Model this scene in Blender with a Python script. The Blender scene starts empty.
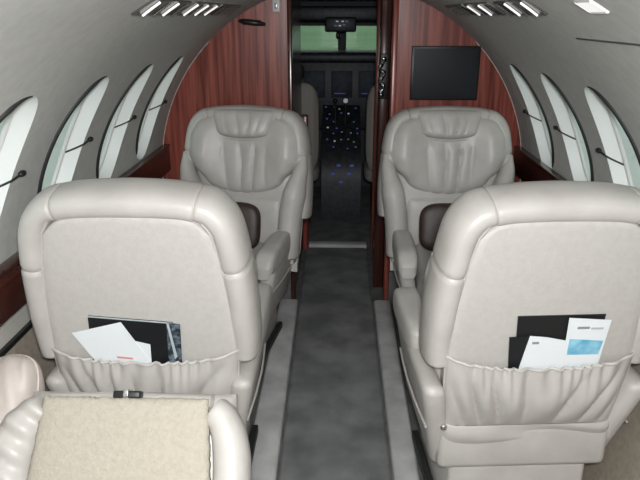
import bpy, bmesh, math, random
from mathutils import Vector, Matrix
random.seed(7)
PI = math.pi
sin, cos = math.sin, math.cos
C = bpy.context.scene.collection
scene = bpy.context.scene

# ------------------------------------------------------------------ camera, world, light, exposure
cam_d = bpy.data.cameras.new('camera')
cam = bpy.data.objects.new('camera', cam_d)
C.objects.link(cam)
cam_d.sensor_width = 36.0
cam_d.lens = 36.0
cam_d.clip_start = 0.02
cam_d.clip_end = 2000
cam.location = (0, 0, 1.5)
cam.rotation_euler = (math.radians(90 - 19.449), 0, math.radians(1.688))
scene.camera = cam

world = bpy.data.worlds.new('overcast_sky')
scene.world = world
world.use_nodes = True
wn = world.node_tree
wn.nodes.clear()
w_out = wn.nodes.new('ShaderNodeOutputWorld')
w_bg = wn.nodes.new('ShaderNodeBackground')
w_bg.inputs['Color'].default_value = (0.78, 0.88, 0.86, 1)
w_bg.inputs['Strength'].default_value = 0.9
wn.links.new(w_bg.outputs[0], w_out.inputs[0])

scene.view_settings.view_transform = 'Standard'
scene.view_settings.look = 'None'
scene.view_settings.gamma = 1.0
scene.view_settings.exposure = 0.0
scene.view_settings.use_curve_mapping = False


def area(name, loc, target, size, size_y, power, col):
    d = bpy.data.lights.new(name, 'AREA')
    d.shape = 'RECTANGLE'
    d.size = size
    d.size_y = size_y
    d.energy = power
    d.color = col
    o = bpy.data.objects.new(name, d)
    C.objects.link(o)
    o.location = loc
    o.rotation_euler = (Vector(target) - Vector(loc)).to_track_quat('-Z', 'Y').to_euler()
    return o


area('camera_flash', (0.03, -0.03, 1.585), (0.03, 2.0, 0.85), 0.10, 0.07, 33.0, (0.96, 0.985, 1.0))
area('cabin_ceiling_lamp_aft', (0.01, -0.45, 1.60), (0.01, 0.1, 0.2), 0.5, 0.5, 12.5, (0.97, 0.985, 1.0))  # unseen fill light added behind the camera to brighten the cabin
area('cabin_ceiling_lamp_forward', (0.01, 2.1, 1.615), (0.01, 2.1, 0.0), 0.12, 1.4, 0.3, (1.0, 0.98, 0.95))  # weak overhead fill added further forward, not a cabin fixture


# ------------------------------------------------------------------ materials
def new_mat(name):
    m = bpy.data.materials.new(name)
    m.use_nodes = True
    nt = m.node_tree
    return m, nt, nt.nodes['Principled BSDF']


def mix_noise(nt, bsdf, c1, c2, scale, detail=4, stretch=(1, 1, 1), lo=0.35, hi=0.65, bump=0.0, bump_scale=None, rough=None):
    tc = nt.nodes.new('ShaderNodeTexCoord')
    mp = nt.nodes.new('ShaderNodeMapping')
    mp.inputs['Scale'].default_value = stretch
    nz = nt.nodes.new('ShaderNodeTexNoise')
    nz.inputs['Scale'].default_value = scale
    nz.inputs['Detail'].default_value = detail
    rp = nt.nodes.new('ShaderNodeValToRGB')
    rp.color_ramp.elements[0].position = lo
    rp.color_ramp.elements[1].position = hi
    rp.color_ramp.elements[0].color = (*c1, 1)
    rp.color_ramp.elements[1].color = (*c2, 1)
    L = nt.links.new
    L(tc.outputs['Object'], mp.inputs[0])
    L(mp.outputs[0], nz.inputs['Vector'])
    L(nz.outputs['Fac'], rp.inputs[0])
    L(rp.outputs[0], bsdf.inputs['Base Color'])
    if bump:
        n2 = nt.nodes.new('ShaderNodeTexNoise')
        n2.inputs['Scale'].default_value = bump_scale or scale
        n2.inputs['Detail'].default_value = 3
        L(tc.outputs['Object'], n2.inputs['Vector'])
        b = nt.nodes.new('ShaderNodeBump')
        b.inputs['Strength'].default_value = bump
        b.inputs['Distance'].default_value = 0.004
        L(n2.outputs['Fac'], b.inputs['Height'])
        L(b.outputs[0], bsdf.inputs['Normal'])
    if rough is not None:
        bsdf.inputs['Roughness'].default_value = rough


def noise_mat(name, c1, c2, scale, rough=0.5, **k):
    m, nt, b = new_mat(name)
    mix_noise(nt, b, c1, c2, scale, rough=rough, **k)
    return m


def plain(name, col, rough=0.5, metal=0.0, emit=None, strength=0.0, spec=None):
    m, nt, b = new_mat(name)
    b.inputs['Base Color'].default_value = (*col, 1)
    b.inputs['Roughness'].default_value = rough
    b.inputs['Metallic'].default_value = metal
    if spec is not None:
        b.inputs['Specular IOR Level'].default_value = spec
    if emit:
        b.inputs['Emission Color'].default_value = (*emit, 1)
        b.inputs['Emission Strength'].default_value = strength
    return m


M = {}
M['leather'] = noise_mat('grey_beige_leather', (0.465, 0.437, 0.408), (0.53, 0.50, 0.468), 9, rough=0.42, bump=0.12, bump_scale=45)
M['leather_panel'] = noise_mat('grey_beige_leather_back_panel', (0.485, 0.458, 0.43), (0.515, 0.488, 0.458), 60, rough=0.62, bump=0.25, bump_scale=260)
M['leather_pink'] = noise_mat('pale_rose_beige_leather', (0.55, 0.48, 0.44), (0.62, 0.55, 0.50), 8, rough=0.5, bump=0.15, bump_scale=40)
M['brown_leather'] = noise_mat('dark_brown_leather', (0.022, 0.013, 0.010), (0.045, 0.026, 0.02), 14, rough=0.5, bump=0.2, bump_scale=60)
M['sheepskin'] = noise_mat('cream_sheepskin', (0.405, 0.365, 0.30), (0.445, 0.405, 0.335), 90, rough=0.95, bump=0.6, bump_scale=170)
M['liner'] = noise_mat('grey_cabin_liner', (0.50, 0.50, 0.475), (0.55, 0.55, 0.52), 30, rough=0.75, bump=0.15, bump_scale=180)
M['reveal'] = plain('white_window_reveal', (0.74, 0.75, 0.73), 0.5)
M['black'] = plain('black_plastic', (0.012, 0.012, 0.013), 0.4)
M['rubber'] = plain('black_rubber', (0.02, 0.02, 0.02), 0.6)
M['lower'] = noise_mat('tan_sidewall_carpet', (0.33, 0.28, 0.22), (0.40, 0.345, 0.275), 50, rough=0.95, bump=0.5, bump_scale=200)
M['pale_panel'] = plain('pale_sidewall_panel', (0.55, 0.53, 0.48), 0.6)
M['carpet'] = noise_mat('grey_side_carpet', (0.42, 0.415, 0.41), (0.62, 0.615, 0.61), 7, rough=0.95, detail=8, bump=0.5, bump_scale=300)
M['runner'] = noise_mat('dark_grey_runner_carpet', (0.135, 0.138, 0.138), (0.25, 0.255, 0.25), 6, rough=0.95, detail=8, bump=0.5, bump_scale=300)
M['floor'] = noise_mat('charcoal_floor_carpet', (0.10, 0.10, 0.10), (0.16, 0.16, 0.155), 10, rough=0.95, bump=0.4, bump_scale=300)
M['chrome'] = plain('polished_chrome', (0.75, 0.75, 0.75), 0.12, 1.0)
M['steel'] = plain('brushed_steel', (0.35, 0.35, 0.35), 0.35, 1.0)
M['dark_steel'] = plain('dark_polished_steel', (0.16, 0.155, 0.15), 0.3, 1.0)
M['paper'] = plain('white_paper', (0.80, 0.83, 0.84), 0.6)
M['paper_grey'] = plain('grey_print', (0.25, 0.28, 0.30), 0.6)
M['paper_red'] = plain('red_print', (0.65, 0.28, 0.25), 0.6)
M['paper_blue'] = noise_mat('blue_print', (0.12, 0.42, 0.62), (0.35, 0.65, 0.78), 30, rough=0.5)
M['folder'] = plain('black_folder_cover', (0.010, 0.011, 0.012), 0.45)
M['folder_edge'] = plain('grey_white_folder_edge', (0.45, 0.50, 0.50), 0.5)
M['folder_photo'] = noise_mat('dark_blue_grey_print', (0.02, 0.03, 0.04), (0.22, 0.27, 0.32), 60, rough=0.45, lo=0.45, hi=0.7)
M['screen'] = plain('dark_screen_glass', (0.012, 0.015, 0.02), 0.22)
M['white_plastic'] = plain('white_plastic', (0.62, 0.62, 0.60), 0.4)
M['lamp_lens'] = plain('lit_lamp_lens', (0.9, 0.9, 0.9), 0.3, emit=(1, 0.98, 0.94), strength=0.6)
M['cockpit_dark'] = noise_mat('black_cockpit_panel', (0.010, 0.011, 0.014), (0.030, 0.031, 0.038), 30, rough=0.5)
M['cockpit_seat'] = plain('grey_beige_crew_seat_cover', (0.30, 0.27, 0.24), 0.7)
M['cockpit_liner'] = plain('dark_cockpit_lining', (0.05, 0.052, 0.055), 0.7)
M['blue_lamp'] = plain('blue_backlit_lamp', (0.05, 0.08, 0.3), 0.4, emit=(0.16, 0.2, 0.8), strength=0.12)
M['white_lamp'] = plain('white_backlit_lamp', (0.5, 0.5, 0.5), 0.4, emit=(0.8, 0.85, 1.0), strength=0.2)
M['display'] = noise_mat('dim_cockpit_display', (0.006, 0.010, 0.018), (0.02, 0.035, 0.06), 25, rough=0.6)
M['grass'] = noise_mat('green_airfield_grass', (0.17, 0.30, 0.15), (0.22, 0.36, 0.19), 0.05, rough=0.95)
M['apron'] = noise_mat('pale_concrete_apron', (0.62, 0.63, 0.60), (0.70, 0.71, 0.68), 0.3, rough=0.9)

# red brown wood veneer with upright grain
m, nt, b = new_mat('red_brown_wood_veneer')
mix_noise(nt, b, (0.13, 0.022, 0.015), (0.36, 0.095, 0.068), 3.0, detail=7, stretch=(19, 19, 0.7), lo=0.36, hi=0.66)
b.inputs['Roughness'].default_value = 0.28
M['wood'] = m
m, nt, b = new_mat('red_brown_wood_ledge_veneer')
mix_noise(nt, b, (0.03, 0.008, 0.006), (0.10, 0.026, 0.018), 3.0, detail=6, stretch=(18, 0.9, 18), lo=0.3, hi=0.72)
b.inputs['Roughness'].default_value = 0.25
M['wood_long'] = m
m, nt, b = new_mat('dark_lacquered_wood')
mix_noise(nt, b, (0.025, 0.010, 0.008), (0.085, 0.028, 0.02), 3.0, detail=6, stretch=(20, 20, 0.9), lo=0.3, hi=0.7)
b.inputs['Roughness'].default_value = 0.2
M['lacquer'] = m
# window glass: clear pane
m, nt, b = new_mat('acrylic_window_pane')
nt.nodes.remove(b)
tr = nt.nodes.new('ShaderNodeBsdfTransparent')
tr.inputs[0].default_value = (0.86, 0.90, 0.88, 1)
gl = nt.nodes.new('ShaderNodeBsdfGlossy')
gl.inputs['Roughness'].default_value = 0.05
mx = nt.nodes.new('ShaderNodeMixShader')
mx.inputs[0].default_value = 0.08
nt.links.new(tr.outputs[0], mx.inputs[1])
nt.links.new(gl.outputs[0], mx.inputs[2])
nt.links.new(mx.outputs[0], nt.nodes['Material Output'].inputs[0])
M['glass'] = m


# ------------------------------------------------------------------ mesh helpers
def obj(name, data, mat, parent=None, smooth=None):
    """data = (verts, faces) -> one linked mesh object"""
    me = bpy.data.meshes.new(name)
    bm = bmesh.new()
    vs = [bm.verts.new(v) for v in data[0]]
    for f in data[1]:
        try:
            bm.faces.new([vs[i] for i in f])
        except ValueError:
            pass
    bmesh.ops.remove_doubles(bm, verts=bm.verts, dist=1e-6)
    bmesh.ops.recalc_face_normals(bm, faces=bm.faces)
    bm.to_mesh(me)
    bm.free()
    for p in me.polygons:
        p.use_smooth = True
    me.set_sharp_from_angle(angle=math.radians(50 if smooth is None else smooth))
    me.materials.append(mat)
    o = bpy.data.objects.new(name, me)
    C.objects.link(o)
    if parent:
        o.parent = parent
    return o


def join(*ds):
    V, F = [], []
    for v, f in ds:
        n = len(V)
        V += [tuple(p) for p in v]
        F += [[i + n for i in q] for q in f]
    return V, F


def xf(d, fn):
    return [fn(*v) for v in d[0]], d[1]


def rbox(x0, x1, y0, y1, z0, z1, r=0.02, seg=3):
    bm = bmesh.new()
    bmesh.ops.create_cube(bm, size=1)
    for v in bm.verts:
        v.co = ((x0 + x1) / 2 + v.co.x * (x1 - x0), (y0 + y1) / 2 + v.co.y * (y1 - y0), (z0 + z1) / 2 + v.co.z * (z1 - z0))
    if r > 0:
        bmesh.ops.bevel(bm, geom=list(bm.edges), offset=r, segments=seg, affect='EDGES', profile=0.5)
    bm.verts.index_update()
    d = ([tuple(v.co) for v in bm.verts], [[v.index for v in f.verts] for f in bm.faces])
    bm.free()
    return d


def box(x0, x1, y0, y1, z0, z1):
    return rbox(x0, x1, y0, y1, z0, z1, 0)


def soft_box(x0, x1, y0, y1, z0, z1, e=4.0, n=20, m=32, bump=None):
    """superellipsoid cushion; e: squareness"""
    V, F = [], []
    cx, cy, cz = (x0 + x1) / 2, (y0 + y1) / 2, (z0 + z1) / 2
    a, b, c = (x1 - x0) / 2, (y1 - y0) / 2, (z1 - z0) / 2

    def p(w):
        return math.copysign(abs(w) ** (2.0 / e), w)
    for i in range(n + 1):
        ph = -PI / 2 + PI * i / n
        for j in range(m):
            th = 2 * PI * j / m
            q = (cx + a * p(cos(ph)) * p(cos(th)), cy + b * p(cos(ph)) * p(sin(th)), cz + c * p(sin(ph)))
            V.append(bump(*q) if bump else q)
    for i in range(n):
        for j in range(m):
            k = (j + 1) % m
            F.append([i * m + j, i * m + k, (i + 1) * m + k, (i + 1) * m + j])
    return V, F


def tube(path, r, seg=10, closed=False):
    path = [Vector(p) for p in path]
    V, F = [], []
    n = len(path)
    ref = None
    for i, p in enumerate(path):
        if closed:
            t = path[(i + 1) % n] - path[i - 1]
        else:
            t = path[min(i + 1, n - 1)] - path[max(i - 1, 0)]
        t.normalize()
        if ref is None:
            ref = t.orthogonal().normalized()
        ref = (ref - t * ref.dot(t)).normalized()
        b = t.cross(ref)
        rr = r[i] if isinstance(r, (list, tuple)) else r
        for j in range(seg):
            a = 2 * PI * j / seg
            V.append(tuple(p + ref * (rr * cos(a)) + b * (rr * sin(a))))
    m = n if closed else n - 1
    for i in range(m):
        for j in range(seg):
            k = (j + 1) % seg
            i2 = (i + 1) % n
            F.append([i * seg + j, i * seg + k, i2 * seg + k, i2 * seg + j])
    if not closed:
        F.append(list(range(seg))[::-1])
        F.append([(n - 1) * seg + j for j in range(seg)])
    return V, F


def prism(poly, y0, y1):
    """poly in (x, z), extruded along y"""
    n = len(poly)
    V = [(x, y0, z) for x, z in poly] + [(x, y1, z) for x, z in poly]
    F = [list(range(n)), [n + i for i in range(n)][::-1]]
    for i in range(n):
        j = (i + 1) % n
        F.append([i, j, n + j, n + i])
    return V, F


def catmull(pts, n=8):
    out = []
    P = [pts[0]] + list(pts) + [pts[-1]]
    for i in range(1, len(P) - 2):
        for k in range(n):
            t = k / n
            out.append(tuple(0.5 * (2 * P[i][d] + (P[i + 1][d] - P[i - 1][d]) * t
                                    + (2 * P[i - 1][d] - 5 * P[i][d] + 4 * P[i + 1][d] - P[i + 2][d]) * t * t
                                    + (3 * P[i][d] - P[i - 1][d] - 3 * P[i + 1][d] + P[i + 2][d]) * t ** 3)
                             for d in range(len(pts[0]))))
    out.append(tuple(pts[-1]))
    return out


def lerp_tab(tab, x):
    if x <= tab[0][0]:
        return tab[0][1]
    for (a, b), (c, d) in zip(tab, tab[1:]):
        if x <= c:
            t = (x - a) / (c - a)
            t = t * t * (3 - 2 * t) * 0.5 + t * 0.5
            return b + (d - b) * t
    return tab[-1][1]


def bolster(path, rN, rB, e=2.3, seg=20, end=0.45, n=8):
    """path: (x, h, d); section radius rN in the plane of the back, rB across it; pillow-rounded ends. A table along the path may be given for rN/rB."""
    P = catmull(path, n)
    L = [0]
    for a, b in zip(P, P[1:]):
        L.append(L[-1] + math.dist(a, b))
    T = L[-1]
    V, F = [], []
    m = len(P)

    def pw(w):
        return math.copysign(abs(w) ** (2.0 / e), w)
    for i, p in enumerate(P):
        s = L[i] / T
        a, b = P[max(i - 1, 0)], P[min(i + 1, m - 1)]
        tx, th = b[0] - a[0], b[1] - a[1]
        q = math.hypot(tx, th) or 1
        nx, nh = th / q, -tx / q
        r1 = lerp_tab(rN, s) if isinstance(rN, list) else rN
        r2 = lerp_tab(rB, s) if isinstance(rB, list) else rB
        g = min(L[i], T - L[i]) / (r1 * end)
        k = 1.0 if g >= 1 else max(0.02, math.sqrt(max(0, 1 - (1 - g) ** 2)) * 0.35 + 0.65 * min(1, g * 3) ** 0.5)
        for j in range(seg):
            an = 2 * PI * j / seg
            V.append((p[0] + nx * r1 * k * pw(cos(an)), p[1] + nh * r1 * k * pw(cos(an)), p[2] + r2 * k * pw(sin(an))))
    for i in range(m - 1):
        for j in range(seg):
            k = (j + 1) % seg
            F.append([i * seg + j, i * seg + k, (i + 1) * seg + k, (i + 1) * seg + j])
    F.append(list(range(seg))[::-1])
    F.append([(m - 1) * seg + j for j in range(seg)])
    return V, F


def pad(nu, nv, X, Hh, D0, D1):
    """closed pad: X(u,v), H(u,v) outline, D0 back offset, D1(u,v) front offset (u, v in -1..1, 0..1)"""
    V, F = [], []
    for side in (0, 1):
        for i in range(nv + 1):
            v = i / nv
            for j in range(nu + 1):
                u = -1 + 2 * j / nu
                x, h = X(u, v), Hh(u, v)
                V.append((x, h, D1(u, v) if side else D0(u, v)))
    k = (nu + 1) * (nv + 1)

    def I(s, i, j):
        return s * k + i * (nu + 1) + j
    for i in range(nv):
        for j in range(nu):
            F.append([I(0, i, j), I(0, i + 1, j), I(0, i + 1, j + 1), I(0, i, j + 1)])
            F.append([I(1, i, j), I(1, i, j + 1), I(1, i + 1, j + 1), I(1, i + 1, j)])
    for i in range(nv):
        F.append([I(0, i, 0), I(1, i, 0), I(1, i + 1, 0), I(0, i + 1, 0)])
        F.append([I(0, i, nu), I(0, i + 1, nu), I(1, i + 1, nu), I(1, i, nu)])
    for j in range(nu):
        F.append([I(0, 0, j), I(0, 0, j + 1), I(1, 0, j + 1), I(1, 0, j)])
        F.append([I(0, nv, j), I(1, nv, j), I(1, nv, j + 1), I(0, nv, j + 1)])
    return V, F


def edge(u, v, pu=6, pv=6):
    a = max(0.0, 1 - abs(u) ** pu)
    b = max(0.0, 1 - abs(2 * v - 1) ** pv)
    return math.sqrt(a * b)


def struct(o):
    o['kind'] = 'structure'
    return o


def tag(o, label, cat, group=None):
    o['label'] = label
    o['category'] = cat
    if group:
        o['group'] = group
    return o


def empty(name, loc, rz=0):
    o = bpy.data.objects.new(name, None)
    o.empty_display_size = 0.1
    C.objects.link(o)
    o.location = loc
    o.rotation_euler = (0, 0, rz)
    return o


def copy_tree(o, parent=None):
    c = o.copy()
    C.objects.link(c)
    if parent:
        c.parent = parent
    for ch in list(o.children):
        copy_tree(ch, c)
    return c


# ------------------------------------------------------------------ cabin shell
CX, CZ, R = 0.01, 0.72, 0.915
Y0, Y1 = -0.95, 3.2
A_W = math.radians(50)          # the side walls end and the ceiling begins


def shell(Y, a, s, off=0.0):
    r = R + off
    return (CX + s * r * cos(a), Y, CZ + r * sin(a))


WIN_SIDE_A, WIN_HY, WIN_HA = {-1: 0.455, 1: 0.415}, 0.140, 0.275
SIDE_WINDOWS = {-1: [1.395, 1.87, 2.345, 2.82], 1: [1.46, 1.90, 2.34, 2.78]}
NW = 64


def hole_pt(t, k=1.0):
    e = 2.0 / 2.25
    c_, s_ = cos(t), sin(t)
    return (WIN_HY * k * math.copysign(abs(c_) ** e, c_), WIN_HA * k * math.copysign(abs(s_) ** e, s_))


def wall(s):
    V, F = [], []

    def grid(ya, yb, aa, ab, ny, na):
        n = len(V)
        for i in range(na + 1):
            for j in range(ny + 1):
                V.append(shell(ya + (yb - ya) * j / ny, aa + (ab - aa) * i / na, s))
        for i in range(na):
            for j in range(ny):
                k = n + i * (ny + 1) + j
                F.append([k, k + 1, k + ny + 2, k + ny + 1])
    wins = SIDE_WINDOWS[s]
    pitch = wins[1] - wins[0]
    WIN_A = WIN_SIDE_A[s]
    ys = wins[0] - pitch / 2
    grid(Y0, ys, 0, A_W, 8, 14)
    a_lo, a_hi = WIN_A - 0.33, WIN_A + 0.33
    grid(ys, Y1, 0, a_lo, 24, 2)
    grid(ys, Y1, a_hi, A_W, 24, 4)
    ye = wins[-1] + pitch / 2
    grid(ye, Y1, a_lo, a_hi, 4, 14)
    for w in wins:
        n = len(V)
        rings = 6
        for i in range(NW):
            t = 2 * PI * (i + 0.5) / NW
            hy, ha = hole_pt(t)
            c_, s_ = cos(t), sin(t)
            q = max(abs(c_), abs(s_))
            sy, sa = pitch / 2 * c_ / q, 0.33 * s_ / q
            for r_ in range(rings + 1):
                f = r_ / rings
                V.append(shell(w + hy + (sy - hy) * f, WIN_A + ha + (sa - ha) * f, s))
        for i in range(NW):
            j = (i + 1) % NW
            for r_ in range(rings):
                F.append([n + i * (rings + 1) + r_, n + i * (rings + 1) + r_ + 1, n + j * (rings + 1) + r_ + 1, n + j * (rings + 1) + r_])
        # corners of the cell are covered by the square ring itself; close the four tiny corner triangles
        for (cy_, ca_) in ((1, 1), (-1, 1), (-1, -1), (1, -1)):
            tc_ = math.atan2(ca_, cy_) % (2 * PI)
            i = int(round(tc_ / (2 * PI) * NW - 0.5 - 0.5)) % NW
            j = (i + 1) % NW
            V.append(shell(w + cy_ * pitch / 2, WIN_A + ca_ * 0.33, s))
            F.append([n + i * (rings + 1) + rings, len(V) - 1, n + j * (rings + 1) + rings])
    return V, F


struct(obj('wall_left', wall(-1), M['liner']))
struct(obj('wall_right', wall(1), M['liner']))

# ceiling
V, F = [], []
na = 40
for i in range(na + 1):
    a = A_W + (PI - 2 * A_W) * i / na
    for y in (Y0, Y1):
        V.append((CX + R * cos(a), y, CZ + R * sin(a)))
for i in range(na):
    F.append([2 * i, 2 * i + 1, 2 * i + 3, 2 * i + 2])
struct(obj('ceiling', (V, F), M['liner']))


def lower_x(z):
    t = (CZ - z) / CZ
    return R - 0.11 * t * t


# lower side walls: pale band under the wood ledge and tan carpet below it
for s, side in ((-1, 'left'), (1, 'right')):
    for nm, z_a, z_b, mt in (('wall_lower_' + side, -0.01, 0.64, M['lower']), ('trim_pale_band_' + side, 0.64, CZ, M['pale_panel'])):
        V, F = [], []
        n = 10
        for i in range(n + 1):
            z = z_a + (z_b - z_a) * i / n
            for y in (Y0, Y1):
                V.append((CX + s * lower_x(z), y, z))
        for i in range(n):
            F.append([2 * i, 2 * i + 1, 2 * i + 3, 2 * i + 2])
        o = struct(obj(nm, (V, F), mt))
    xa = CX + s * (R - 0.004)
    xb = CX + s * (R - 0.016)
    struct(obj('trim_seam_' + side, box(min(xa, xb), max(xa, xb), Y0, Y1 - 0.002, 0.638, 0.652), M['black']))
    # wooden side ledge with a polished top edge
    xa, xb = CX + s * 0.912, CX + s * 0.868
    struct(obj('trim_ledge_' + side, rbox(min(xa, xb), max(xa, xb), Y0, Y1 - 0.002, 0.745, 0.865, 0.006, 2), M['wood_long']))
    xa, xb = CX + s * 0.900, CX + s * 0.864
    struct(obj('trim_ledge_cap_' + side, rbox(min(xa, xb), max(xa, xb), Y0, Y1 - 0.002, 0.865, 0.880, 0.005, 2), M['lacquer']))

# a faint seam in the right of the ceiling lining
a = math.radians(52.5)
struct(obj('trim_ceiling_seam', tube([(CX + (R - 0.001) * cos(a), y, CZ + (R - 0.001) * sin(a)) for y in (Y0, 1.62)], 0.0025, 6), M['steel']))

struct(obj('floor', box(-0.86, 0.88, Y0, 6.2, -0.03, 0.0), M['floor']))
struct(obj('wall_rear', prism([(CX + R * cos(t * 2 * PI / 48), CZ + R * sin(t * 2 * PI / 48)) for t in range(48)], Y0 - 0.03, Y0), M['liner']))


# aisle: raised side strips with a soft edge and the runner between them
def strip(pts_near, pts_far, z0, z1, y0, y1):
    (a, b), (c, d) = pts_near, pts_far
    r = 0.012
    V, F = [], []
    n = 10
    for i in range(n + 1):
        f = i / n
        xl, xr, y = a + (c - a) * f, b + (d - b) * f, y0 + (y1 - y0) * f
        for (x, z) in ((xl, z0), (xl, z1 - r), (xl + r * 0.3, z1 - r * 0.3), (xl + r, z1), (xr - r, z1), (xr - r * 0.3, z1 - r * 0.3), (xr, z1 - r), (xr, z0)):
            V.append((x, y, z))
    for i in range(n):
        for j in range(7):
            k = i * 8 + j
            F.append([k, k + 1, k + 9, k + 8])
    F.append(list(range(8)))
    F.append([n * 8 + j for j in range(8)])
    return V, F


struct(obj('trim_aisle_left', strip((-0.318, -0.178), (-0.315, -0.215), 0, 0.028, Y0, 3.19), M['carpet'], smooth=80))
struct(obj('trim_aisle_right', strip((0.192, 0.275), (0.200, 0.290), 0, 0.028, Y0, 3.19), M['carpet'], smooth=80))
tag(obj('carpet_runner', strip((-0.174, 0.188), (-0.213, 0.192), 0.0, 0.012, Y0 + 0.02, 4.06), M['runner'], smooth=80),
    'long dark grey carpet runner down the aisle between the seats', 'carpet')


# ------------------------------------------------------------------ windows
def window(k, s, yc):
    WIN_A = WIN_SIDE_A[s]
    depth, kk = 0.055, 0.90

    def hp(t, f, off):
        hy, ha = hole_pt(t, 1 - (1 - kk) * f)
        return shell(yc + hy, WIN_A + ha, s, off)
    V, F = [], []
    ns = 6
    for r_ in range(ns + 1):
        f = r_ / ns
        for i in range(NW):
            V.append(hp(2 * PI * (i + 0.5) / NW, f, -0.0005 + depth * f))
    for r_ in range(ns):
        for i in range(NW):
            j = (i + 1) % NW
            F.append([r_ * NW + i, r_ * NW + j, (r_ + 1) * NW + j, (r_ + 1) * NW + i])
    w = struct(obj('window_%d' % k, (V, F), M['reveal'], smooth=80))
    # pane
    V, F = [], []
    for off in (depth - 0.004, depth):
        n0 = len(V)
        V.append(shell(yc, WIN_A, s, off))
        for f2 in (0.35, 0.7, 1.02):
            for i in range(NW):
                hy, ha = hole_pt(2 * PI * (i + 0.5) / NW, kk * f2)
                V.append(shell(yc + hy, WIN_A + ha, s, off))
        for i in range(NW):
            j = (i + 1) % NW
            F.append([n0, n0 + 1 + i, n0 + 1 + j])
            for q in range(2):
                F.append([n0 + 1 + q * NW + i, n0 + 1 + (q + 1) * NW + i, n0 + 1 + (q + 1) * NW + j, n0 + 1 + q * NW + j])
    obj('window_pane', (V, F), M['glass'], w)
    # shade frame round the pane and a black arc on the aft rim standing in for flash shadow
    ring = [hp(2 * PI * (i + 0.5) / NW, 0.93, depth - 0.008) for i in range(NW)]
    obj('pane_frame', tube(ring, 0.008, 8, True), M['white_plastic'], w)
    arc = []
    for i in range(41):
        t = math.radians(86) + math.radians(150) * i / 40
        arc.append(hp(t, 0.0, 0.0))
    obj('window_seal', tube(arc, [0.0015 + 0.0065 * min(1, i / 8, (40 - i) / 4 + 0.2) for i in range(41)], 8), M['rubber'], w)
    # shade catch on the forward edge with its cord across the reveal
    p = Vector(shell(yc + WIN_HY + 0.042, WIN_A - 0.005, s, -0.006))
    obj('shade_catch', soft_box(p.x - 0.008, p.x + 0.008, p.y - 0.016, p.y + 0.016, p.z - 0.008, p.z + 0.008, 2.5, 8, 12), M['black'], w)
    cord = [tuple(p)] + [hp(-0.04 - 0.22 * f, f, depth * f - 0.004) for f in (0, 0.25, 0.5, 0.75, 0.95)]
    obj('shade_cord', tube(cord, 0.003, 6), M['black'], w)
    # small hook high on the dark arc
    q = Vector(hp(math.radians(128), 0.15, 0.008))
    obj('shade_hook', tube([q, q + Vector((-s * 0.006, 0.012, -0.004)), q + Vector((-s * 0.004, 0.024, 0.002))], 0.0045, 8), M['black'], w)


k = 1
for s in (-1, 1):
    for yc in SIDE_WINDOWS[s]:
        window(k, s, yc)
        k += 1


# ------------------------------------------------------------------ front bulkheads, doorway, vestibule
def arc_poly(x_in, s, zb=0.0):
    """bulkhead half: from the doorway edge out to the cabin wall"""
    pts = [(x_in, zb), ]
    for i in range(11):
        z = zb + (CZ - zb) * i / 10
        pts.append((CX + s * (lower_x(z) - 0.001), z))
    a_end = math.acos(min(1, (abs(x_in - CX)) / R))
    for i in range(1, 25):
        a = a_end * i / 24
        pts.append((CX + s * (R - 0.001) * cos(a), CZ + (R - 0.001) * sin(a)))
    return pts


DL, DR = -0.238, 0.262
struct(obj('wall_front_left', prism(arc_poly(DL, -1), Y1, Y1 + 0.035), M['wood']))
struct(obj('wall_front_right', prism(arc_poly(DR, 1), Y1, Y1 + 0.035), M['wood']))
struct(obj('baseboard_front_left', rbox(-0.62, DL - 0.013, Y1 - 0.012, Y1 - 0.0005, 0.0, 0.42, 0.003, 2), M['floor']))
struct(obj('baseboard_front_right', rbox(DR + 0.015, 0.64, Y1 - 0.012, Y1 - 0.0005, 0.0, 0.42, 0.003, 2), M['floor']))
# vestibule: lacquered side walls, ceiling, posts at the cockpit end
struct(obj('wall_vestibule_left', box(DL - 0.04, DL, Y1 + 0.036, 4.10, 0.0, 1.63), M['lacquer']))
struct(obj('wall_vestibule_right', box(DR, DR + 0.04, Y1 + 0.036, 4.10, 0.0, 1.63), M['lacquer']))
struct(obj('ceiling_vestibule', box(DL - 0.04, DR + 0.04, Y1 + 0.036, 4.2, 1.63, 1.66), M['liner']))
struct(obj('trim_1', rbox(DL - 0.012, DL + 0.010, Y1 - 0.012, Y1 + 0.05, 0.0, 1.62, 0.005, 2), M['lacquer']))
struct(obj('trim_2', rbox(DR - 0.012, DR + 0.014, Y1 - 0.014, Y1 + 0.05, 0.0, 1.62, 0.005, 2), M['wood']))
struct(obj('trim_3', rbox(DR - 0.055, DR - 0.001, 3.42, 3.50, 0.0, 1.62, 0.008, 2), M['lacquer']))
struct(obj('door_1', rbox(0.222, 0.258, 4.02, 4.10, 0.0, 1.62, 0.008, 2), M['wood']))
struct(obj('trim_4', rbox(-0.236, -0.195, 4.04, 4.10, 0.0, 0.9, 0.008, 2), M['wood']))
struct(obj('trim_threshold', rbox(-0.236, 0.195, 4.07, 4.14, 0.0, 0.03, 0.006, 2), M['carpet']))

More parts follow.
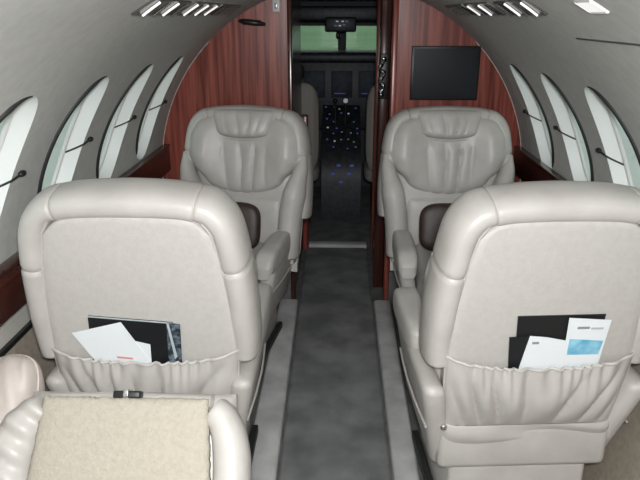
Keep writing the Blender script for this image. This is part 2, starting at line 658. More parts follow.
# chrome latch, crinkled, on the door frame at the right of the doorway
t = empty('door_latch', (0.215, 3.41, 1.19))
tag(t, 'shiny chrome latch on the right-hand frame of the cockpit doorway', 'latch')
obj('latch_plate', rbox(-0.006, 0.038, 0.0, 0.009, -0.11, 0.12, 0.004, 2), M['black'], t)
pts = []
for i in range(40):
    f = i / 39
    pts.append((0.004 + 0.013 * sin(f * 17), -0.014 - 0.006 * cos(f * 23), 0.10 - 0.18 * f))
obj('latch_lever', tube(pts, [0.009 + 0.004 * sin(i * 0.9) for i in range(40)], 10), M['chrome'], t)
obj('latch_knob', soft_box(-0.012, 0.016, -0.035, 0.0, -0.098, -0.07, 2.2, 12, 16), M['chrome'], t)

# flat screen on the right bulkhead
t = empty('wall_monitor', (0.508, Y1, 1.23))
tag(t, 'black flat screen set into the wooden bulkhead above the front right seat', 'monitor')
obj('monitor_frame', rbox(-0.164, 0.164, -0.012, -0.0005, -0.127, 0.127, 0.004, 2), M['black'], t)
obj('screen', box(-0.152, 0.152, -0.0145, -0.012, -0.115, 0.115), M['screen'], t)

# black pull on the left bulkhead
t = empty('coat_hook', (-0.415, Y1, 1.462))
tag(t, 'small black horizontal pull handle on the left wooden bulkhead', 'handle')
obj('handle_bar', tube(catmull([(-0.062, -0.012, 0.008), (-0.03, -0.024, 0.004), (0.02, -0.026, -0.002), (0.062, -0.012, -0.008)], 6), [0.007 + 0.007 * sin(PI * i / 18) for i in range(19)], 10), M['black'], t)
obj('handle_mount', rbox(-0.045, 0.04, -0.018, -0.0005, -0.010, 0.012, 0.003, 2), M['black'], t)
# white switch at the top of the left bulkhead
t = tag(obj('light_switch', rbox(-0.318, -0.282, Y1 - 0.012, Y1 - 0.0005, 1.508, 1.565, 0.004, 2), M['white_plastic']),
        'small white switch plate high on the left wooden bulkhead near the doorway', 'switch')
obj('switch_button', rbox(-0.306, -0.294, Y1 - 0.017, Y1 - 0.012, 1.524, 1.549, 0.002, 2), M['steel'], t)

# ------------------------------------------------------------------ overhead: louvred lamps in the ceiling sides, a lit lens
def on_shell(Y, deg, s, off):
    a = math.radians(deg)
    return Vector((CX + s * (R + off) * cos(a), Y, CZ + (R + off) * sin(a)))


def louvre_panel(s, y0, y1, n, label, lit):
    root = empty('overhead_louvre', on_shell((y0 + y1) / 2, 62, s, 0))
    tag(root, label, 'ceiling lamp', 'louvred strips along the ceiling sides')

    def loc(v):
        return tuple(Vector(v) - root.location)
    V, F = [], []
    for off in (-0.0005, -0.005):
        for i in range(7):
            for y in (y0, y1):
                V.append(loc(on_shell(y, 58.6 + 4.2 * i / 6, s, off)))
    for i in range(6):
        for q in (0, 14):
            F.append([q + 2 * i, q + 2 * i + 1, q + 2 * i + 3, q + 2 * i + 2])
        for q in (0, 1):
            F.append([2 * i + q, 2 * i + 2 + q, 14 + 2 * i + 2 + q, 14 + 2 * i + q])
    F += [[0, 1, 15, 14], [12, 13, 27, 26]]
    obj('louvre_base', (V, F), M['dark_steel'], root)
    for i in range(n):
        y = y0 + (y1 - y0) * (i + 0.5) / n
        path = [loc(on_shell(y + 0.014 - 0.028 * j / 5, 59.0 + 3.6 * j / 5, s, -0.009)) for j in range(6)]
        obj('slat', tube(path, 0.0029, 8), M['lamp_lens'] if i % 2 == lit else M['chrome'], root)


louvre_panel(-1, 1.50, 1.86, 4, 'chrome louvred strip in the left of the ceiling, nearest of the left ones', 0)
louvre_panel(-1, 1.92, 2.30, 5, 'chrome louvred strip in the left of the ceiling, middle one of the left row', 0)
louvre_panel(-1, 2.36, 2.80, 6, 'chrome louvred strip in the left of the ceiling, closest to the wooden bulkhead', 5)
louvre_panel(1, 1.60, 1.92, 4, 'chrome louvred strip in the right of the ceiling, nearest of the right ones', 0)
louvre_panel(1, 2.00, 2.36, 4, 'chrome louvred strip in the right of the ceiling, middle one of the right row', 1)
louvre_panel(1, 2.42, 2.80, 6, 'chrome louvred strip in the right of the ceiling, closest to the screen bulkhead', 5)

root = empty('ceiling_light', on_shell(1.30, 57.5, 1, 0))
tag(root, 'bright white lamp lens in the right side of the ceiling above the near right seat', 'ceiling lamp')
V, F = [], []
for off in (-0.001, -0.004):
    for i in range(5):
        for y in (1.235, 1.305):
            V.append(tuple(on_shell(y + (0.012 if i in (0, 4) and y > 1.4 else 0), 59.3 + 2.0 * i / 4, 1, off) - root.location))
for i in range(4):
    for q in (0, 10):
        F.append([q + 2 * i, q + 2 * i + 1, q + 2 * i + 3, q + 2 * i + 2])
    for q in (0, 1):
        F.append([2 * i + q, 2 * i + 2 + q, 12 + 2 * i + q, 10 + 2 * i + q])
F += [[0, 1, 11, 10], [8, 9, 19, 18]]
obj('lamp_lens', (V, F), M['lamp_lens'], root)
p1 = [tuple(on_shell(y, d, 1, -0.002) - root.location) for y, d in ((1.23, 59.1), (1.31, 59.1), (1.31, 61.5), (1.23, 61.5))]
obj('lamp_frame', tube(p1, 0.003, 6, True), M['white_plastic'], root)

# ------------------------------------------------------------------ cockpit
struct(obj('wall_cockpit_left', box(-0.80, -0.77, 4.15, 6.2, 0.0, 1.64), M['cockpit_liner']))
struct(obj('wall_cockpit_right', box(0.79, 0.82, 4.15, 6.2, 0.0, 1.64), M['cockpit_liner']))
struct(obj('wall_cockpit_rear_left', box(-0.80, DL - 0.041, 4.06, 4.10, 0.0, 1.64), M['cockpit_liner']))
struct(obj('wall_cockpit_rear_right', box(DR + 0.041, 0.82, 4.06, 4.10, 0.0, 1.64), M['cockpit_liner']))
struct(obj('ceiling_cockpit', box(-0.80, 0.82, 4.15, 5.75, 1.60, 1.64), M['cockpit_liner']))
# windshield: two panes, centre post, side posts, sill
struct(obj('wall_cockpit_front', box(-0.80, 0.82, 5.75, 5.80, 0.0, 1.19), M['cockpit_liner']))
struct(obj('wall_cockpit_brow', box(-0.80, 0.82, 5.72, 5.80, 1.405, 1.64), M['cockpit_liner']))
w = struct(obj('window_9', rbox(-0.015, 0.055, 5.71, 5.80, 1.19, 1.41, 0.01, 2), M['cockpit_liner']))
obj('window_pane', box(-0.77, -0.0155, 5.770, 5.778, 1.191, 1.404), M['glass'], w)
obj('window_pane', box(0.0555, 0.79, 5.770, 5.778, 1.191, 1.404), M['glass'], w)
struct(obj('ground_apron', box(-500, 500, -500, 500, -1.75, -1.65), M['apron']))
V = [(x, y, z) for z in (-1.65, -1.62) for x, y in ((-2.2, 15), (2.6, 15), (30, 320), (-26, 320))]
struct(obj('ground_grass', (V, [[0, 1, 2, 3], [7, 6, 5, 4], [0, 1, 5, 4], [1, 2, 6, 5], [2, 3, 7, 6], [3, 0, 4, 7]]), M['grass']))

# instrument panel under a glareshield
t = empty('instrument_panel', (0.02, 5.30, 0.60))
tag(t, 'black cockpit instrument panel with dim displays beneath the windshield', 'instrument panel')
obj('panel_board', rbox(-0.72, 0.72, 0.0, 0.06, 0.0, 0.54, 0.01, 2), M['cockpit_dark'], t)
obj('glareshield', rbox(-0.74, 0.74, -0.12, 0.36, 0.54, 0.615, 0.025, 3), M['cockpit_dark'], t)
for x in (-0.42, -0.22, 0.0, 0.22, 0.42):
    d = obj('display', rbox(x - 0.085, x + 0.085, -0.012, -0.0005, 0.26, 0.47, 0.004, 2), M['display'], t)
    obj('display_glow', box(x - 0.06, x + 0.03, -0.014, -0.0125, 0.29, 0.296), M['blue_lamp'], d)

# centre pedestal with rows of backlit keys
t = empty('centre_pedestal', (0.02, 4.72, 0.0))
tag(t, 'dark centre console between the two crew seats with small backlit keys', 'console')
poly = [(0.0, 0.0), (0.0, 0.30), (0.06, 0.52), (0.57, 0.80), (0.57, 0.0)]
V = [(-0.15, y, z) for y, z in poly] + [(0.15, y, z) for y, z in poly]
F = [[0, 1, 2, 3, 4], [9, 8, 7, 6, 5]] + [[i, (i + 1) % 5, (i + 1) % 5 + 5, i + 5] for i in range(5)]
obj('console_body', (V, F), M['cockpit_dark'], t)
rr = random.Random(3)
for r_ in range(7):
    for c_ in range(5):
        if rr.random() < 0.45:
            continue
        f = (r_ + 0.5) / 7
        y, z = 0.06 + 0.51 * f, 0.52 + 0.28 * f
        x = -0.11 + 0.055 * c_ + rr.uniform(-0.018, 0.018)
        y += rr.uniform(-0.02, 0.02)
        z = 0.52 + 0.28 * (y - 0.06) / 0.51
        obj('console_key', box(x - 0.007, x + 0.007, y - 0.006, y + 0.006, z + 0.002, z + 0.010),
            M['white_lamp'] if rr.random() < 0.12 else (M['blue_lamp'] if rr.random() < 0.6 else M['steel']), t)
for x in (-0.05, 0.03):
    lv = obj('thrust_lever', tube([(x, 0.36, 0.68), (x, 0.33, 0.80), (x, 0.31, 0.86)], 0.008, 8), M['steel'], t)
    obj('lever_grip', soft_box(x - 0.018, x + 0.018, 0.285, 0.33, 0.85, 0.885, 2.5, 8, 12), M['white_lamp'] if x > 0 else M['black'], lv)
for z_, x in ((0.36, -0.06), (0.36, 0.06), (0.42, -0.02), (0.42, 0.08), (0.30, 0.0)):
    obj('console_key', box(x - 0.014, x + 0.014, 0.0 + max(0, (z_ - 0.30) * 0.27) - 0.006, max(0, (z_ - 0.30) * 0.27) + 0.004, z_ - 0.008, z_ + 0.008), M['blue_lamp'], t)

# overhead panel
t = empty('overhead_console', (0.02, 4.95, 1.42))
tag(t, 'black overhead switch panel above the cockpit windshield', 'switch panel')
obj('panel_board', rbox(-0.46, 0.46, 0.0, 0.5, 0.03, 0.135, 0.02, 2), M['cockpit_dark'], t)
obj('panel_console', rbox(-0.13, 0.10, -0.04, 0.30, -0.045, 0.06, 0.015, 2), M['cockpit_dark'], t)
for i, (x, z) in enumerate(((-0.05, 0.0), (-0.02, 0.0), (0.01, 0.005), (-0.04, 0.03), (0.03, 0.03), (0.0, 0.03))):
    obj('switch_lamp', box(x - 0.009, x + 0.009, -0.045, -0.0405, z - 0.004, z + 0.004), M['white_lamp'] if i % 2 else M['blue_lamp'], t)
obj('compass', soft_box(-0.05, -0.015, 0.10, 0.14, -0.10, -0.046, 2.6, 10, 16), M['black'], t)


def crew_seat(x, label):
    t = empty('crew_seat', (x, 4.62, 0.0))
    tag(t, label, 'seat', 'crew seats in the cockpit')
    obj('seat_base', rbox(-0.15, 0.15, -0.05, 0.30, 0.0, 0.34, 0.02, 2), M['cockpit_dark'], t)
    obj('seat_cushion', soft_box(-0.22, 0.22, -0.08, 0.38, 0.32, 0.45, 4.5), M['cockpit_seat'], t)

    def ribs(px, py, pz):
        return (px, py + (0.006 * cos(px * 90) if py < -0.06 else 0), pz)
    obj('backrest', soft_box(-0.22, 0.22, -0.16, -0.05, 0.42, 1.06, 5.0, 28, 56, ribs), M['cockpit_seat'], t)
    obj('headrest', soft_box(-0.12, 0.12, -0.15, -0.06, 1.07, 1.19, 4.0), M['cockpit_dark'], t)
    return t


crew_seat(-0.36, 'grey beige crew seat at the left of the cockpit, beyond the doorway')
crew_seat(0.41, 'grey beige crew seat at the right of the cockpit, beyond the doorway')

# ------------------------------------------------------------------ passenger seats
ALPHA = math.radians(9)
HY, HZ = -0.25, 0.42


def tilt(x, h, d):
    return (x, HY + d * cos(ALPHA) - h * sin(ALPHA), HZ + h * cos(ALPHA) + d * sin(ALPHA))


def T(d):
    return xf(d, tilt)


def panel_half(h):
    return lerp_tab([(-0.1, 0.235), (0.0, 0.240), (0.20, 0.252), (0.35, 0.244), (0.50, 0.226), (0.58, 0.208), (0.615, 0.186), (0.635, 0.160), (0.645, 0.12)], h)


def passenger_seat(name, loc, rz, label, group, pocket_seed, foot=(-0.205, 0.205), inset=0.0, drop=0.0):
    s_ = empty(name, loc, rz)
    tag(s_, label, 'seat', group)
    lea = M['leather']
    # core of the backrest
    core = pad(14, 20,
               lambda u, v: u * lerp_tab([(0, 0.235), (0.3, 0.245), (0.6, 0.235), (0.85, 0.20), (1, 0.15)], v),
               lambda u, v: -0.03 + 0.69 * v,
               lambda u, v: 0.018 - 0.01 * edge(u, v),
               lambda u, v: 0.10 + 0.02 * edge(u, v))
    obj('backrest', T(core), lea, s_)
    # rear panel with rounded upper corners
    def ph(v):
        return -0.06 + 0.695 * v
    bp = pad(40, 56,
             lambda u, v: u * panel_half(ph(v)),
             lambda u, v: ph(v) - (0.018 * (u * u) ** 2 * (v ** 10)),
             lambda u, v: 0.02,
             lambda u, v: -0.002 - 0.006 * edge(u, v, 24, 40))
    pnl = obj('back_panel', T(bp), M['leather_panel'], s_)
    prof = [(-panel_half(h) * 1.003, h - (0.018 if h > 0.63 else 0), -0.002) for h in [0.0, 0.1, 0.2, 0.3, 0.4, 0.5, 0.55, 0.58, 0.60, 0.615, 0.628]]
    prof += [(-0.155, 0.634, -0.002), (-0.10, 0.645, -0.002)]
    prof = prof + [(-x, h, d) for x, h, d in reversed(prof)]
    obj('piping', T(tube(prof, 0.0032, 6)), lea, pnl)
    # headrest roll over the top
    roll = bolster([(-0.178, 0.636, 0.06), (-0.12, 0.645, 0.06), (0, 0.649, 0.06), (0.12, 0.645, 0.06), (0.178, 0.636, 0.06)],
                   [(0, 0.037), (0.5, 0.040), (1, 0.037)], 0.074, 2.5, 24, 0.30)
    obj('headrest_roll', T(roll), lea, s_)
    for k in (-1, 1):
        # side bolster from the upper corner down
        b1 = bolster([(k * 0.168, 0.640, 0.06), (k * 0.206, 0.627, 0.06), (k * 0.237, 0.585, 0.06), (k * 0.252, 0.51, 0.062), (k * 0.264, 0.38, 0.066), (k * 0.268, 0.26, 0.07), (k * 0.265, 0.185, 0.07)],
                     [(0, 0.036), (0.25, 0.039), (0.395, 0.040), (0.415, 0.035), (0.435, 0.040), (0.7, 0.042), (1, 0.040)], [(0, 0.074), (0.3, 0.082), (0.395, 0.083), (0.415, 0.077), (0.435, 0.083), (1, 0.080)], 2.4, 24, 0.35, 16)
        obj('side_bolster', T(b1), lea, s_)
        # lower wing wrapping forward round the sitter's waist
        b2 = bolster([(k * 0.277, 0.475, 0.115), (k * 0.263, 0.39, 0.132), (k * 0.243, 0.30, 0.14), (k * 0.228, 0.20, 0.14), (k * 0.218, 0.08, 0.135), (k * 0.216, 0.0, 0.13)],
                     [(0, 0.014), (0.16, 0.034), (0.38, 0.053), (1, 0.052)], [(0, 0.022), (0.2, 0.052), (0.4, 0.074), (1, 0.07)], 2.2, 22, 0.5, 14)
        obj('wing_bolster', T(b2), lea, s_)

    def pleats(x, h, amp, width, n, ph_=0.0):
        g = math.exp(-(x / width) ** 4)
        return amp * g * (abs(cos(x / width * n + ph_ + 0.45 * sin(h * 4 + x * 25))) ** 0.6 - 0.5)
    # front: head pad, shoulder flanks, middle pad
    def wing(x):
        return math.exp(-((abs(x) - 0.205) / 0.075) ** 2)

    def fw(v):
        return lerp_tab([(0, 0.165), (0.12, 0.19), (0.30, 0.245), (0.45, 0.284), (0.7, 0.274), (0.88, 0.236), (1, 0.170)], v)
    mp = pad(72, 44,
             lambda u, v: u * fw(v),
             lambda u, v: 0.285 + 0.372 * v + 0.035 * (u * u) * (1 - v) ** 2 - 0.012 * u * u * v ** 4,
             lambda u, v: 0.085,
             lambda u, v: 0.096 + (0.040 + 0.046 * wing(u * fw(v)) * sin(PI * (0.18 + 0.72 * v))) * edge(u, v, 6, 8)
             + pleats(u * fw(v), v, 0.013 * edge(u, v, 4, 3) * (1 if v < 0.55 else max(0, 1 - (v - 0.55) / 0.1)), 0.125, 6.0, 0.7))
    obj('middle_pad', T(mp), lea, s_)
    hd = pad(52, 28,
             lambda u, v: u * (0.118 + 0.038 * v ** 0.8) * (1 - 0.10 * max(0, (0.15 - v) / 0.15) ** 2),
             lambda u, v: 0.535 + 0.138 * v + 0.014 * (u * u) * (1 - v) - 0.006 * u * u * v,
             lambda u, v: 0.10,
             lambda u, v: 0.104 + (0.066 - 0.026 * v ** 2) * edge(u, v, 8, 6) + pleats(u * 0.15, v, 0.011 * edge(u, v, 4, 2), 0.085, 5.0))
    obj('head_pad', T(hd), lea, s_)
    seam = [(u / 20 * 0.120, 0.533 + 0.014 * (u / 20) ** 2, 0.134 + 0.004 * (1 - (u / 20) ** 2)) for u in range(-20, 21)]
    obj('head_seam', T(tube(seam, 0.0035, 6)), lea, s_)
    lw = pad(30, 14,
             lambda u, v: u * 0.185,
             lambda u, v: 0.03 + 0.26 * v,
             lambda u, v: 0.10,
             lambda u, v: 0.102 + 0.030 * edge(u, v, 8, 4))
    obj('lower_pad', T(lw), lea, s_)
    # elasticated rear pocket
    rp = random.Random(pocket_seed)
    ph1, ph2 = rp.uniform(0, 6), rp.uniform(0, 6)

    def pk(u, v):
        h = 0.215 * v
        gather = v ** 3
        dsp = 0.022 + 0.016 * sin(PI * v) * (1 - u * u) + 0.014 * (1 - u ** 4) * v
        # small gathers at the elastic, long slack folds fanning down from it
        dsp += 0.0060 * gather * sin(u * 46 + ph1 + 3 * sin(u * 7 + ph2)) * (1 - u ** 8)
        fold = sin((u * 8 + (1 - v) * 5 * (1 if u > 0 else -1) * abs(u)) + ph2 + 1.5 * sin(u * 3 + ph1))
        dsp += 0.024 * sin(PI * min(1, v * 1.05)) * (abs(fold) ** 0.7 - 0.4) * (1 - u ** 6)
        return -dsp * (1 - abs(u) ** 14 * 0.75)
    pc = pad(90, 36,
             lambda u, v: u * (0.238 + 0.016 * v),
             lambda u, v: -0.004 + 0.222 * v + v * 0.028 * (u * u - 0.6) + v ** 4 * 0.0022 * sin(u * 40 + ph1),
             lambda u, v: pk(u, v) + 0.005,
             lambda u, v: pk(u, v))
    pkt = obj('rear_pocket', T(pc), lea, s_, smooth=80)
    hem = [(u / 30 * 0.254, 0.218 + 0.028 * ((u / 30) ** 2 - 0.6) + 0.0022 * sin(u / 30 * 40 + ph1), pk(u / 30, 1.0) + 0.002) for u in range(-30, 31)]
    obj('pocket_hem', T(tube(hem, 0.0045, 8)), lea, pkt)
    # slack leather flap below the pocket, seat skirt, pedestal
    def fl_d(u, v):
        return -0.010 - 0.012 * edge(u, v, 10, 3) - 0.007 * sin(PI * v) * sin(3.2 * u + 2.4 * v + ph1)
    flp = pad(48, 14,
              lambda u, v: u * 0.238,
              lambda u, v: -0.075 + 0.072 * v - 0.012 * sin(2.2 * u + ph2) * (1 - v),
              lambda u, v: 0.03,
              fl_d)
    obj('lower_flap', T(flp), lea, s_, smooth=80)
    obj('seat_skirt', rbox(-0.225 + inset, 0.225 - inset, -0.262, 0.20, 0.255, 0.40, 0.022, 4), lea, s_)
    obj('pedestal', rbox(foot[0], foot[1], -0.235, 0.18, 0.0, 0.25, 0.015, 3), lea, s_)
    obj('seat_cushion', soft_box(-0.203 + inset, 0.203 - inset, -0.16, 0.29, 0.37, 0.52, 5.0, 24, 40), lea, s_)
    for k in (-1, 1):
        sh = rbox(k * (0.264 - inset) - 0.031, k * (0.264 - inset) + 0.031, -0.272, 0.20, 0.235, 0.56 - drop, 0.028, 4)

        def shp(x, y, z):
            f = (y + 0.272) / 0.472
            b = 0.012 * math.exp(-((z - 0.44) / 0.09) ** 2) * sin(PI * min(1, max(0, f)))
            g = (z - 0.235) / 0.335
            # the side narrows and slopes in towards its foot, the rear edge leans with the back
            xx = x - k * (1 - g) * 0.062 + k * b
            return (xx, y - 0.05 * g * (1 - f) + 0.055 * (1 - g) * (1 - f), z)
        side = obj('side_shell', xf(sh, shp), lea, s_)
        obj('shell_piping', tube([shp(k * (0.296 - inset), y, 0.405) for y in (-0.262, -0.13, 0.0, 0.10, 0.19)], 0.0035, 6), lea, side)
        arm = soft_box(k * (0.252 - inset) - 0.044, k * (0.252 - inset) + 0.044, -0.09, 0.285, 0.525 - drop, 0.628 - drop, 4.0, 20, 32,
                       lambda x, y, z: (x, y, z - 0.05 * max(0, (y - 0.20) / 0.085) ** 2 * (1 if z > 0.575 - drop else -0.4)))
        obj('armrest', arm, lea, s_)
        obj('seat_rail', rbox(foot[(k + 1) // 2] + k * 0.013 - 0.012, foot[(k + 1) // 2] + k * 0.013 + 0.012, -0.235, 0.20, 0.028, 0.06, 0.004, 2), M['rubber'], s_)
    obj('recline_button', soft_box(-0.252, -0.232, -0.285, -0.268, 0.405, 0.425, 2.3, 8, 12) if loc[0] > 0 else soft_box(0.232, 0.252, -0.285, -0.268, 0.405, 0.425, 2.3, 8, 12), M['chrome'], s_)
    return s_


NL, NR = (-0.519, 1.81, 0.0), (0.522, 1.81, 0.0)
NR_TURN = math.radians(4)
passenger_seat('passenger_seat', NL, 0, 'grey beige leather seat seen from behind, left of the aisle, white sheets in its pocket', 'passenger seats', 3)
passenger_seat('passenger_seat', NR, NR_TURN, 'grey beige leather seat seen from behind, right of the aisle, blue-banded leaflet in its pocket', 'passenger seats', 11, (-0.205, 0.205), -0.022)
passenger_seat('passenger_seat', (-0.460, 2.65, 0.0), PI - math.radians(9), 'grey leather seat facing the camera below the left bulkhead with the black pull', 'passenger seats', 5, (-0.13, 0.15), 0.045, 0.025)
passenger_seat('passenger_seat', (0.490, 2.65, 0.0), PI, 'grey leather seat facing the camera below the black screen', 'passenger seats', 8, (-0.15, 0.15), 0.045, 0.025)


# dark brown cushions standing on the two front seats
def brown_cushion(x, turn, label):
    t = empty('seat_cushion_pad', (x, 2.555, 0.550), turn)
    tag(t, label, 'cushion', 'dark brown cushions on the front seats')
    o = obj('cushion_cover', soft_box(-0.137, 0.137, -0.035, 0.035, 0.0, 0.205, 4.0, 24, 40), M['brown_leather'], t)
    o.rotation_euler = (math.radians(-14), 0, 0)
    e = obj('cushion_piping', tube([(0.135 * math.copysign(abs(cos(a)) ** 0.5, cos(a)), 0, 0.1025 + 0.100 * math.copysign(abs(sin(a)) ** 0.5, sin(a))) for a in [2 * PI * i / 48 for i in range(48)]], 0.004, 6, True), M['brown_leather'], o)
    return t


brown_cushion(-0.468, -math.radians(9), 'dark brown cushion standing on the front seat left of the aisle')
brown_cushion(0.482, 0.0, 'dark brown cushion standing on the front seat right of the aisle')


# ------------------------------------------------------------------ papers in the rear pockets
def sheet(name, seat, pts, d, th, mat, label, cat, group=None):
    """pts: corner points (x, h) on the seat back, counted round; d: distance behind the back panel"""
    ox, oy = seat[0], seat[1]
    turn = NR_TURN if seat is NR else 0.0
    V = []
    cx_ = sum(p[0] for p in pts) / len(pts)
    ch_ = sum(p[1] for p in pts) / len(pts)
    c0 = tilt(cx_, ch_, -d)
    for dd in (d, d + th):
        for x, h in pts:
            q = tilt(x, h, -dd)
            V.append((q[0] - c0[0], q[1] - c0[1], q[2] - c0[2]))
    n = len(pts)
    F = [list(range(n)), [n + i for i in range(n)][::-1]] + [[i, (i + 1) % n, n + (i + 1) % n, n + i] for i in range(n)]
    o = obj(name, (V, F), mat)
    o.location = (c0[0] * cos(turn) - c0[1] * sin(turn) + ox, c0[0] * sin(turn) + c0[1] * cos(turn) + oy, c0[2])
    o.rotation_euler = (0, 0, turn)
    if label:
        tag(o, label, cat, group)

    def mark(nm, quad, mat2, lift=0.0006):
        W = []
        for dd in (d + th, d + th + lift):
            for x, h in quad:
                q = tilt(x, h, -dd)
                W.append((q[0] - c0[0], q[1] - c0[1], q[2] - c0[2]))
        k = len(quad)
        G = [list(range(k)), [k + i for i in range(k)][::-1]] + [[i, (i + 1) % k, k + (i + 1) % k, k + i] for i in range(k)]
        obj(nm, (W, G), mat2, o)
    return o, mark


def quad(x0, x1, h0, h1, sk=0.0):
    return [(x0 + sk * h0, h0), (x1 + sk * h0, h0), (x1 + sk * h1, h1), (x0 + sk * h1, h1)]


# left seat
o, mk = sheet('folder', NL, [(-0.134, 0.341), (0.088, 0.323), (0.078, 0.120), (-0.150, 0.130)], 0.0090, 0.003, M['folder'],
              'black folder at the back of the left seat pocket behind white sheets', 'folder')
mk('folder_edge', [(-0.134, 0.341), (0.088, 0.323), (0.088, 0.319), (-0.134, 0.337)], M['folder_edge'])
o, mk = sheet('magazine', NL, [(0.073, 0.324), (0.108, 0.320), (0.096, 0.120), (0.060, 0.125)], 0.0135, 0.003, M['folder_photo'],
              'narrow dark magazine with a pale spine at the right end of the left seat pocket', 'magazine')
mk('magazine_spine', [(0.073, 0.324), (0.079, 0.324), (0.090, 0.215), (0.083, 0.205)], M['folder_edge'])
o, mk = sheet('paper_sheet', NL, [(-0.050, 0.275), (0.022, 0.255), (0.012, 0.110), (-0.075, 0.115)], 0.0175, 0.0012, M['paper'],
              'smaller white sheet half hidden under the tilted sheet, left seat pocket', 'paper', 'white sheets in the left pocket')
o, mk = sheet('paper_sheet', NL, [(-0.182, 0.291), (-0.046, 0.328), (0.026, 0.180), (-0.010, 0.150), (-0.105, 0.140)], 0.0195, 0.0012, M['paper'],
              'large white sheet tilted to the left in front of the black folder', 'paper', 'white sheets in the left pocket')
mk('red_print', [(-0.073, 0.216), (-0.030, 0.212), (-0.030, 0.206), (-0.073, 0.210)], M['paper_red'])
# right seat
o, mk = sheet('folder', NR, [(-0.083, 0.359), (0.145, 0.361), (0.140, 0.120), (-0.062, 0.120)], 0.0090, 0.003, M['folder'],
              'black folder standing at the back of the right seat pocket', 'folder')
o, mk = sheet('booklet', NR, [(-0.097, 0.296), (-0.030, 0.300), (-0.025, 0.120), (-0.078, 0.120)], 0.0135, 0.003, M['folder'],
              'small black booklet lower at the left end of the right seat pocket', 'booklet')
o, mk = sheet('card', NR, [(-0.045, 0.302), (0.000, 0.297), (0.060, 0.283), (0.058, 0.120), (-0.068, 0.120)], 0.0180, 0.0012, M['paper'],
              'white card with a short dark mark in front of the right black folder', 'card')
mk('dark_print', quad(-0.036, -0.018, 0.276, 0.283), M['paper_grey'])
o, mk = sheet('leaflet', NR, [(0.047, 0.358), (0.158, 0.349), (0.150, 0.120), (0.060, 0.120)], 0.0195, 0.0012, M['paper'],
              'white leaflet with a blue band at the right end of the right pocket', 'leaflet')
mk('blue_band', [(0.060, 0.292), (0.150, 0.284), (0.146, 0.240), (0.062, 0.240)], M['paper_blue'])
mk('grey_print', quad(0.074, 0.106, 0.323, 0.330), M['paper_grey'])
mk('pale_print', quad(0.110, 0.142, 0.321, 0.327), M['folder_edge'])

# ------------------------------------------------------------------ low seat in the near left corner, sheepskin on its reclined back
BETA = math.radians(35)
LX, LY, LZ = -0.465, 1.21, 0.700       # top edge of the sheepskin


def lean(x, s, d):
    """x across, s down along the back from its top edge, d out towards the sitter"""
    return (x, -s * sin(BETA) - d * cos(BETA), -s * cos(BETA) + d * sin(BETA))


t = empty('low_seat', (LX, 1.0, 0.0))
tag(t, 'low pale leather seat in the near left corner with a sheepskin over its back', 'seat')
OY, OZ = LY - 1.0, LZ


def LN(d):
    return xf(d, lambda x, s, e: tuple(a + b for a, b in zip(lean(x, s, e), (0, OY, OZ))))


bk = pad(30, 24, lambda u, v: u * 0.235, lambda u, v: 0.40 * v - 0.010, lambda u, v: -0.09, lambda u, v: -0.055 + 0.045 * edge(u, v, 8, 8))
obj('backrest', LN(bk), M['leather'], t)
tp = bolster([(-0.20, 0.016, -0.05), (0, 0.012, -0.05), (0.20, 0.016, -0.05)], 0.024, 0.045, 2.3, 20, 0.5)
obj('top_roll', LN(tp), M['leather'], t)
for k in (-1, 1):
    bl = bolster([(k * 0.186, 0.024, -0.04), (k * 0.212, 0.045, -0.035), (k * 0.232, 0.095, -0.03), (k * 0.240, 0.18, -0.03), (k * 0.240, 0.40, -0.03)],
                 [(0, 0.034), (0.3, 0.041), (1, 0.045)], 0.055, 2.2, 28, 0.5, 24)
    if k < 0:
        bl = xf(bl, lambda x, q, e: (x + (-0.238 - x) * -0.35 - 0.012, q, e + 0.005 * sin((q * 1.0 - x * 0.8) * 110) * min(1, max(0, (e + 0.04) / 0.03))))
    obj('side_bolster', LN(bl), M['leather'], t)


def fleece(u, v):
    rn = random.Random(int((u + 2) * 9973) * 31 + int(v * 7919))
    return 0.004 + 0.016 * edge(u, v, 10, 10) + rn.uniform(-0.0012, 0.0012) * (1 if abs(u) < 0.99 and 0.01 < v < 0.99 else 0)


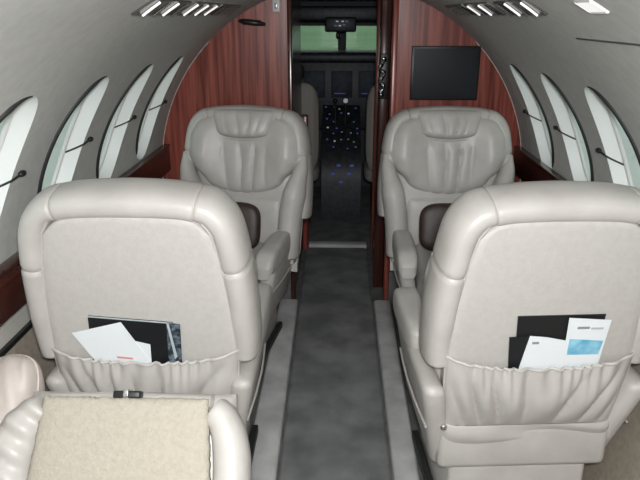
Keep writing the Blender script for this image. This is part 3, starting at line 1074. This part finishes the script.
rf = random.Random(9)
jit = [rf.uniform(-0.0015, 0.0015) for _ in range(400)]
fl = pad(70, 80, lambda u, v: u * (0.183 + 0.032 * v) + (jit[int(v * 79)] if abs(u) > 0.98 else 0), lambda u, v: 0.002 + 0.40 * v + (jit[100 + int((u + 1) * 34)] if v < 0.02 else 0),
         lambda u, v: -0.012, fleece)
obj('sheepskin_cover', LN(fl), M['sheepskin'], t, smooth=180)['label'] = 'cream sheepskin cover'
obj('seat_cushion', soft_box(-0.235, 0.235, -0.46, 0.02, 0.27, 0.42, 5.0), M['leather'], t)
obj('seat_base', rbox(-0.21, 0.21, -0.42, 0.16, 0.0, 0.29, 0.02, 3), M['leather'], t)
for k in (-1, 1):
    obj('arm_panel', rbox(k * 0.262 - 0.02, k * 0.262 + 0.02, -0.40, 0.06, 0.24, 0.50, 0.018, 3), M['leather'], t)
bu = obj('belt_buckle', LN(rbox(-0.026, 0.034, -0.012, 0.004, -0.014, 0.016, 0.003, 2)), M['black'], t)
obj('buckle_tongue', LN(rbox(-0.003, 0.009, -0.016, 0.003, -0.013, 0.019, 0.002, 2)), M['chrome'], bu)


# pleated leather pillow wedged between the low seat and the side wall
def pleat(x, y, z):
    a = math.atan2(z, x)
    return (x, y - 0.006 * sin(x * 130 + z * 60), z)


def pillow(name, loc, rot, size, mat, label, fn):
    d = soft_box(-size[0], size[0], -size[1], size[1], -size[2], size[2], 2.9, 28, 48, fn)
    o = obj(name, d, mat, smooth=80)
    o.location = loc
    o.rotation_euler = rot
    return tag(o, label, 'pillow')


p = pillow('pillow', (-0.842, 1.37, 0.535), (math.radians(-35), 0, math.radians(-8)), (0.075, 0.07, 0.15), M['leather_pink'],
           'pale rosy beige pleated pillow between the low seat and the left side wall', pleat)
obj('pillow_seam', tube([(0.074 * math.copysign(abs(cos(a)) ** 0.69, cos(a)), 0, 0.149 * math.copysign(abs(sin(a)) ** 0.69, sin(a))) for a in [2 * PI * i / 48 for i in range(48)]], 0.004, 6, True), M['leather_pink'], p)
